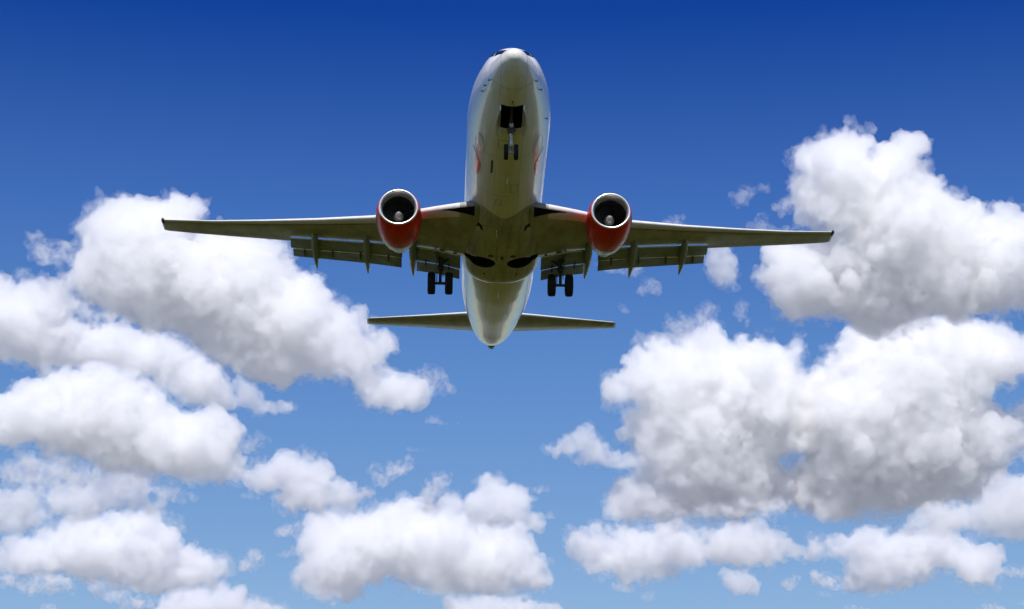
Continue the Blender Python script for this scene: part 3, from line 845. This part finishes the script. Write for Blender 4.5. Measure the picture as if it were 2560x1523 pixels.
cloud('B', [(-120,160),(0,140),(50,90),(150,90),(230,35),(270,30),(300,-10),(380,-30),(480,-15),(560,-80),(620,-95),(700,-45),(780,-35),(900,15),(1000,50),(1035,100),(1050,150),(1100,230),(1180,225),(1280,235),(1380,240),(1450,290),(1500,350),(1510,420),(1470,490),(1490,520),(1510,580),(1490,630),(1420,650),(1320,650),(1200,630),(1100,600),(1000,600),(900,600),(800,590),(700,580),(600,560),(500,520),(400,480),(300,460),(200,420),(100,410),(-120,360)],
      'broad smooth domed cloud with two rounded lobes at its right end', group=BIG, dist=2430)
cloud('B', [(-80,520),(60,500),(190,465),(260,500),(270,560),(200,640),(100,650),(-80,640)],
      'faint grey cloud patch at the left edge under the broad domed cloud', 'cloud shred', WISP, thin=True, dist=2900)
cloud('B', [(-100,690),(60,720),(150,690),(260,680),(280,740),(330,670),(450,660),(540,690),(600,640),(720,620),(850,600),(910,620),(930,680),(1000,700),(1040,760),(1000,820),(900,840),(800,840),(700,810),(620,850),(500,880),(400,870),(280,880),(240,920),(150,960),(50,950),(-100,945)],
      'flat ragged grey cloud row tucked under the broad domed cloud', group=BIG, mfp=55, dist=3000)
cloud('B', [(330,560),(480,540),(620,590),(750,590),(700,640),(600,680),(400,700),(310,640)],
      'pale grey veil of cloud between the domed cloud and the ragged row', 'cloud shred', WISP, thin=True, dist=2900)
cloud('B', [(985,700),(990,660),(1040,630),(1090,620),(1110,680),(1220,710),(1210,780),(1100,790),(1020,770)],
      'grey shred at the right end of the flat ragged cloud row', 'cloud shred', WISP, thin=True)
cloud('B', [(-60,1110),(20,1090),(50,1030),(100,1000),(130,1040),(200,990),(310,940),(340,970),(380,915),(470,910),(540,875),(640,880),(720,860),(800,880),(830,870),(900,850),(990,845),(1015,890),(1060,930),(1110,970),(1130,1040),(1190,1050),(1220,1090),(1290,1110),(1350,1140),(1400,1120),(1440,1160),(1430,1200),(1350,1230),(1300,1270),(1200,1310),(1080,1325),(950,1310),(800,1290),(650,1260),(500,1240),(350,1220),(200,1210),(80,1200),(-60,1180)],
      'bright heaped cumulus with a long grey base low at the left', group=BIG)
cloud('B', [(1465,1150),(1530,1090),(1600,1070),(1640,1110),(1620,1170),(1630,1200),(1580,1250),(1530,1210),(1470,1190)],
      'small wedge of cloud just off the right end of the heaped left cumulus', group=SMALL)
cloud('B', [(-60,1215),(60,1210),(100,1230),(200,1235),(320,1225),(440,1250),(490,1300),(480,1340),(380,1350),(250,1355),(120,1350),(60,1340),(-60,1290)],
      'flat low cloud strip in the lower left corner', group=SMALL, mfp=50, dist=3600)
cloud('B', [(500,1260),(600,1270),(700,1280),(790,1320),(830,1370),(900,1370),(980,1400),(1000,1450),(740,1450),(720,1400),(600,1390),(550,1340)],
      'flat grey cloud between the corner strip and the bottom edge heap', group=SMALL, mfp=50)
cloud('B', [(990,1400),(1060,1350),(1150,1320),(1250,1300),(1340,1300),(1380,1280),(1430,1290),(1450,1330),(1510,1330),(1530,1380),(1620,1390),(1700,1420),(1750,1405),(1790,1450),(1820,1560),(980,1560)],
      'knobbly white cloud cut by the bottom edge left of the middle', group=BIG)
cloud('B', [(220,1450),(270,1415),(340,1415),(370,1450),(370,1540),(220,1540)],
      'tiny cloud top peeping over the bottom edge at the lower left', group=SMALL)
cloud('A', [(1450,1190),(1500,1145),(1550,1190),(1620,1240),(1650,1310),(1700,1330),(1820,1325),(1810,1345),(1700,1375),(1630,1390),(1550,1360),(1460,1340),(1480,1270)],
      'small leaning triangular cloud below the huge wing tip cloud', group=SMALL, mfp=55, dist=2550)
cloud('B', [(1520,380),(1600,330),(1660,350),(1670,410),(1600,480),(1540,490),(1500,450)],
      'faint puff at the right end of the domed cloud with two lobes', 'cloud shred', WISP, thin=True)
cloud('C', [(810,50),(840,0),(870,-30),(950,-10),(1000,-50),(1080,-40),(1180,-20),(1250,20),(1275,80),(1250,150),(1150,210),(1060,205),(1000,190),(920,160),(850,100)],
      'small rounded cloud below the left tailplane tip', group=SMALL)
cloud('C', [(1190,-40),(1260,-75),(1330,-60),(1400,-20),(1430,50),(1440,110),(1400,120),(1340,80),(1260,40)],
      'wispy shred at the upper right of the rounded cloud below the tailplane', 'cloud shred', WISP, thin=True)
cloud('C', [(1240,250),(1290,245),(1340,235),(1370,280),(1480,280),(1470,295),(1400,300),(1250,292)],
      'little faint smear below the rounded cloud under the tailplane', 'cloud shred', WISP, thin=True)

cloud('A', [(430,620),(600,720),(780,770),(900,850),(1040,860),(1180,900),(1260,990),(1150,970),(1000,910),(880,930),(800,870),(620,860),(500,840),(440,740)],
      'grey veil of cloud joining the huge wing tip cloud to the slanting one', 'cloud shred', WISP, thin=True, dist=2900, mfp=45)
cloud('A', [(2180,900),(2290,860),(2350,900),(2400,1010),(2420,1150),(2330,1240),(2230,1190),(2130,1120),(2100,1000)],
      'soft ragged tail of cloud between the huge wing tip cloud and the rounded one', 'cloud shred', WISP, thin=True, mfp=42)
cloud('B', [(0,560),(200,470),(420,490),(620,560),(900,600),(1000,660),(900,700),(620,690),(400,720),(200,700),(0,690)],
      'broad grey veil along the underside of the broad domed cloud', 'cloud shred', WISP, thin=True, dist=3150, mfp=55)
cloud('B', [(0,1180),(200,1200),(420,1220),(640,1260),(840,1300),(1000,1330),(900,1370),(640,1320),(420,1260),(200,1245),(0,1225)],
      'thin grey veil under the flat base of the heaped left cumulus', 'cloud shred', WISP, thin=True, dist=3900, mfp=60)

# --- middle
cloud('C', [(110,610),(190,570),(280,560),(340,500),(430,490),(470,520),(560,520),(600,560),(650,580),(665,640),(720,670),(780,655),(830,690),(860,760),(820,820),(700,830),(560,840),(450,830),(350,790),(320,740),(330,690),(230,690),(180,660)],
      'cumulus with a double rounded top left of the central cloud bank', group=BIG)
cloud('C', [(850,760),(840,700),(920,660),(900,570),(920,540),(990,560),(1060,530),(1100,480),(1170,490),(1190,550),(1180,600),(1100,620),(1040,650),(1000,690),(950,700),(940,745)],
      'thin cloud arm reaching up and right from the double topped cumulus', 'cloud shred', WISP, thin=True, mfp=38)
cloud('C', [(1110,440),(1180,430),(1265,450),(1250,470),(1140,468)],
      'faint streak above the thin arm of the double topped cumulus', 'cloud shred', WISP, thin=True)
cloud('C', [(80,730),(150,700),(230,730),(220,770),(120,760)],
      'small faint patch at the lower left of the double topped cumulus', 'cloud shred', WISP, thin=True)
cloud('C', [(520,900),(560,850),(660,840),(790,835),(830,860),(840,820),(880,820),(920,830),(1000,800),(1080,770),(1150,745),(1190,760),(1230,800),(1280,840),(1400,840),(1410,790),(1430,770),(1460,800),(1490,850),(1500,900),(1580,950),(1680,970),(1800,960),(1850,930),(1890,990),(1930,1060),(1930,1110),(1980,1150),(2020,1190),(2030,1270),(2000,1350),(1950,1340),(1900,1300),(1800,1300),(1750,1340),(1650,1350),(1500,1340),(1350,1330),(1250,1310),(1150,1280),(1050,1245),(950,1250),(860,1300),(850,1370),(760,1360),(650,1350),(550,1350),(500,1290),(470,1230),(500,1150),(530,1090),(480,1060),(510,980)],
      'wide central cloud bank with a flat grey base near the bottom edge', group=BIG)
cloud('C', [(1190,800),(1220,720),(1250,650),(1310,610),(1380,590),(1420,565),(1430,640),(1380,720),(1390,800),(1380,850),(1280,860),(1220,830)],
      'pointed grey spire of cloud on top of the central bank', 'cloud shred', WISP, thin=True, mfp=34)
cloud('C', [(1480,850),(1490,790),(1560,730),(1610,690),(1610,640),(1660,615),(1710,620),(1760,630),(1790,670),(1840,700),(1850,760),(1880,830),(1960,900),(1950,930),(1880,920),(1800,970),(1680,990),(1560,970),(1500,900)],
      'round headed cloud tower rising behind the right of the central bank', group=BIG, dist=4550)
cloud('C', [(310,940),(400,910),(460,880),(480,910),(470,960),(410,1000),(330,1010)],
      'small puff left of the central cloud bank, near its top', group=SMALL, mfp=60)
cloud('C', [(300,1110),(380,1080),(480,1020),(520,1050),(500,1110),(400,1130)],
      'faint trailing shred at the left flank of the central bank', 'cloud shred', WISP, thin=True)
cloud('C', [(1370,1390),(1450,1370),(1550,1380),(1650,1370),(1750,1400),(1850,1390),(1920,1380),(1980,1410),(2050,1430),(2120,1460),(2140,1560),(1350,1560)],
      'knobbly cloud at the bottom edge beneath the central bank', group=SMALL, dist=3800)
cloud('C', [(1900,690),(1980,665),(2035,680),(2030,720),(1940,725)],
      'tiny puff right of the round headed tower, the upper of two', group=SMALL, mfp=55)
cloud('C', [(1980,870),(2030,830),(2080,870),(2060,890),(1990,890)],
      'tiny puff right of the round headed tower, the lower of two', group=SMALL, mfp=55)

# --- right side
cloud('D', [(1050,390),(1090,370),(1130,320),(1090,280),(1080,210),(1110,180),(1200,150),(1290,110),(1330,95),(1400,85),(1440,90),(1480,120),(1530,110),(1540,150),(1520,190),(1540,215),(1600,170),(1640,160),(1700,160),(1720,110),(1790,105),(1860,140),(1870,170),(1840,220),(1870,300),(1910,330),(1980,380),(1980,440),(2050,490),(2100,520),(2130,550),(2200,515),(2250,570),(2300,610),(2330,570),(2400,560),(2495,575),(2640,600),(2640,1180),(2495,1170),(2400,1150),(2380,1190),(2200,1180),(2090,1240),(1960,1210),(1850,1230),(1750,1270),(1600,1330),(1500,1330),(1430,1300),(1390,1240),(1300,1230),(1210,1210),(1100,1250),(1060,1250),(1020,1200),(960,1160),(900,1080),(850,1020),(850,940),(890,890),(870,850),(900,800),(1000,770),(1250,740),(1230,650),(1170,680),(1110,620),(1090,540),(1060,460)],
      'towering white cumulus behind the right wing tip, the tallest cloud', group=BIG)
cloud('E', [(380,600),(430,565),(480,550),(520,500),(500,450),(560,400),(640,340),(740,320),(780,380),(880,330),(960,250),(1060,250),(1120,300),(1150,360),(1190,310),(1250,295),(1280,345),(1380,345),(1430,370),(1490,360),(1550,390),(1600,360),(1590,420),(1590,520),(1630,570),(1650,640),(1690,720),(1700,770),(1690,850),(1690,930),(1570,1010),(1450,1030),(1440,1080),(1520,1140),(1640,1150),(1740,1180),(1740,1290),(1540,1340),(1400,1380),(1250,1420),(1050,1430),(900,1400),(830,1440),(650,1440),(420,1447),(390,1400),(400,1290),(490,1220),(600,1190),(650,1200),(600,1150),(620,1050),(560,980),(500,920),(490,870),(540,760),(600,740),(540,690),(420,720),(370,670)],
      'ragged topped cumulus mass right of the tailplane with a wide grey underside', group=BIG)
cloud('E', [(10,1000),(80,940),(200,910),(250,880),(285,860),(320,920),(370,960),(400,1000),(500,1040),(620,1060),(640,1170),(560,1150),(450,1130),(320,1110),(220,1090),(200,1020),(110,1030),(30,1040)],
      'pointed cloud arm sticking out left from the ragged topped mass', group=SMALL, mfp=50)
cloud('F', [(1170,0),(1190,-50),(1250,-60),(1300,-120),(1360,-140),(1360,-190),(1390,-260),(1410,-290),(1430,-250),(1410,-200),(1470,-260),(1560,-310),(1700,-350),(1880,-380),(2000,-360),(2200,-340),(2350,-330),(2480,-260),(2640,-180),(2640,-20),(2480,-10),(2400,30),(2300,30),(2250,100),(2250,200),(2360,235),(2450,190),(2640,120),(2640,460),(2450,440),(2430,490),(2350,600),(2230,750),(2050,750),(1900,790),(1700,810),(1500,840),(1360,870),(1310,895),(1200,890),(1140,830),(1040,770),(990,660),(980,590),(1130,545),(1130,500),(1100,380),(1130,250),(1115,160),(1160,100)],
      'vast cumulus below the tallest one, with a dark grey slanting base', group=BIG)
cloud('F', [(1750,930),(1800,860),(1900,800),(2050,790),(2230,770),(2360,640),(2495,600),(2640,570),(2640,1000),(2450,990),(2300,980),(2150,960),(1990,960),(1850,970),(1770,980)],
      'dull grey cloud at the right edge under the vast dark based cumulus', group=BIG, mfp=55, dist=3150)
cloud('F', [(2400,435),(2495,440),(2640,430),(2640,560),(2540,560),(2480,490)],
      'small bright cloud cut by the right edge above the dull grey one', group=SMALL)
cloud('F', [(-332,1040),(-290,980),(-230,951),(-100,938),(0,950),(60,940),(150,950),(240,900),(300,885),(350,900),(400,940),(520,930),(540,990),(570,1050),(520,1120),(480,1170),(400,1190),(300,1180),(310,1220),(260,1260),(120,1265),(20,1262),(-180,1194),(-300,1130)],
      'layered low cloud right of the central bank with a lobe hanging below', group=BIG)
cloud('F', [(550,1000),(600,920),(680,890),(780,910),(850,900),(840,960),(900,960),(980,970),(1000,1010),(1040,1050),(1110,1080),(1100,1110),(1000,1120),(1000,1160),(920,1190),(830,1190),(720,1190),(620,1150),(540,1130)],
      'layered low cloud adjoining the lobed one on its right', group=BIG, mfp=45)
cloud('F', [(-80,1275),(0,1265),(70,1300),(60,1350),(0,1345),(-80,1310)],
      'small low puff right beneath the lobe of the layered cloud', group=SMALL, mfp=55)
cloud('F', [(100,1390),(120,1330),(220,1330),(230,1370),(150,1400)],
      'faint small puff near the bottom edge under the layered clouds', 'cloud shred', WISP, thin=True)
cloud('F', [(580,1230),(620,1200),(700,1210),(760,1210),(800,1260),(830,1310),(850,1330),(770,1360),(700,1340),(610,1290)],
      'oval isolated cloud hanging under the two layered clouds', group=SMALL)
cloud('F', [(970,1290),(1030,1240),(1060,1235),(1115,1225),(1100,1290),(1040,1335),(980,1310)],
      'small tattered puff between the oval cloud and the low right cumulus', group=SMALL, mfp=60)
cloud('F', [(1120,1120),(1170,1030),(1250,1020),(1330,1010),(1390,1020),(1450,980),(1530,960),(1610,965),(1660,1000),(1710,960),(1780,970),(1900,960),(2020,950),(2080,1000),(2150,1020),(2190,1070),(2280,1060),(2340,1100),(2340,1180),(2300,1250),(2180,1270),(2100,1290),(2050,1210),(1950,1200),(1900,1250),(1800,1300),(1650,1310),(1500,1310),(1400,1310),(1360,1270),(1380,1190),(1430,1150),(1380,1110),(1280,1105),(1180,1120)],
      'long low cumulus at the lower right with a bumpy top', group=BIG)
cloud('F', [(1150,1250),(1170,1210),(1250,1215),(1340,1240),(1370,1290),(1520,1300),(1530,1315),(1400,1330),(1280,1320),(1190,1310)],
      'small bright cloud under the left end of the long low cumulus', group=SMALL, dist=4250)
cloud('F', [(1160,1340),(1240,1330),(1370,1355),(1300,1372),(1240,1368)],
      'faint flat smear below the small bright cloud', 'cloud shred', WISP, thin=True)
cloud('F', [(2340,1190),(2400,1160),(2495,1180),(2640,1190),(2640,1260),(2400,1250),(2345,1230)],
      'small white cloud at the right edge beside the long low cumulus', group=SMALL)
cloud('F', [(1320,1460),(1400,1425),(1470,1430),(1530,1465),(1530,1540),(1320,1540)],
      'cloud top peeping over the bottom edge below the long low cumulus', group=SMALL)
cloud('F', [(2170,1460),(2250,1410),(2330,1420),(2380,1460),(2380,1540),(2170,1540)],
      'cloud top peeping over the bottom edge near the lower right corner', group=SMALL)
cloud('F', [(2450,1410),(2495,1375),(2640,1370),(2640,1440),(2480,1435)],
      'little cloud cut by the right edge in the lower right corner', group=SMALL)

cloud('F', [(480,960),(560,940),(640,960),(660,1150),(580,1180),(490,1150)],
      'pale cloud bridge between the two layered low clouds', 'cloud shred', WISP, thin=True, mfp=42)
cloud('F', [(1000,1080),(1120,1050),(1200,1080),(1180,1130),(1080,1140),(1000,1120)],
      'thin cloud bridge from the layered clouds to the long low cumulus', 'cloud shred', WISP, thin=True, mfp=50)
cloud('F', [(0,650),(120,640),(160,760),(400,800),(700,760),(1000,740),(1080,800),(900,880),(650,890),(350,870),(150,900),(0,900),(-30,780)],
      'pale ragged lower fringe of the ragged topped mass', 'cloud shred', WISP, thin=True, dist=3300, mfp=42)
cloud('C', [(430,1180),(520,1150),(600,1250),(700,1330),(800,1380),(700,1420),(560,1390),(480,1330),(400,1330),(420,1250)],
      'ragged grey fringe hanging at the lower left of the central bank', 'cloud shred', WISP, thin=True, dist=4000, mfp=48)
cloud('C', [(1050,1260),(1250,1310),(1500,1340),(1750,1340),(1950,1350),(1900,1400),(1650,1410),(1400,1390),(1200,1350)],
      'ragged pale fringe under the base of the central bank', 'cloud shred', WISP, thin=True, dist=3900, mfp=48)

# --- shreds round the right wing
cloud('D', [(640,480),(680,430),(760,400),(800,410),(870,370),(950,395),(900,430),(830,470),(760,510),(710,540),(660,520)],
      'ragged shred in the blue above the right wing', 'cloud shred', WISP, thin=True, mfp=75)
cloud('D', [(780,690),(790,640),(820,590),(870,560),(900,600),(890,650),(970,660),(1040,650),(1080,690),(1060,740),(850,740)],
      'ragged shred rising from behind the outer right wing', 'cloud shred', WISP, thin=True, mfp=70)
cloud('D', [(230,640),(280,600),(340,580),(400,600),(390,650),(360,700),(260,700)],
      'small white puff peeping over the right wing near the engine', 'cloud shred', WISP, thin=True, mfp=60)
cloud('D', [(530,860),(550,790),(640,790),(700,880),(710,960),(690,1080),(640,1050),(560,1020),(530,960)],
      'upright white puff below the outer end of the right flaps', group=SMALL, mfp=50)
cloud('D', [(40,1070),(100,1020),(130,960),(180,970),(230,1020),(235,1100),(160,1090),(90,1095)],
      'small puff under the right wing between the tailplane and flaps', 'cloud shred', WISP, thin=True, mfp=65)
cloud('D', [(-200,880),(-60,880),(100,890),(140,950),(60,985),(-60,960),(-180,930)],
      'faint veil of cloud just below the right engine', 'cloud shred', WISP, thin=True)
cloud('D', [(440,1150),(540,1110),(580,1180),(570,1250),(510,1280),(460,1240)],
      'soft puff above the ragged topped mass, left of two', 'cloud shred', WISP, thin=True, mfp=65)
cloud('D', [(660,1150),(720,1110),(780,1150),(770,1220),(790,1290),(740,1310),(700,1240)],
      'soft puff above the ragged topped mass, right of two', 'cloud shred', WISP, thin=True, mfp=60)
cloud('D', [(850,1300),(920,1290),(990,1305),(930,1335),(870,1325)],
      'tiny flat shred between the ragged topped mass and the tallest cloud', 'cloud shred', WISP, thin=True)
cloud('D', [(240,1330),(260,1260),(310,1210),(370,1180),(430,1250),(520,1300),(560,1340),(400,1370),(260,1370)],
      'loose hazy crest on the left top of the ragged topped mass', 'cloud shred', WISP, thin=True, mfp=70)
cloud('D', [(40,1340),(80,1280),(130,1330),(230,1320),(260,1370),(150,1400),(70,1385)],
      'small loose shred off the left shoulder of the ragged topped mass', 'cloud shred', WISP, thin=True, mfp=70)
cloud('D', [(900,540),(980,480),(1060,480),(1090,560),(1020,600),(940,570)],
      'pale shred at the left side of the tallest cloud', 'cloud shred', WISP, thin=True)
cloud('E', [(450,110),(480,85),(520,110),(545,160),(490,165)],
      'tiny faint puff right of the main wheels above the tailplane', 'cloud shred', WISP, thin=True, mfp=75)
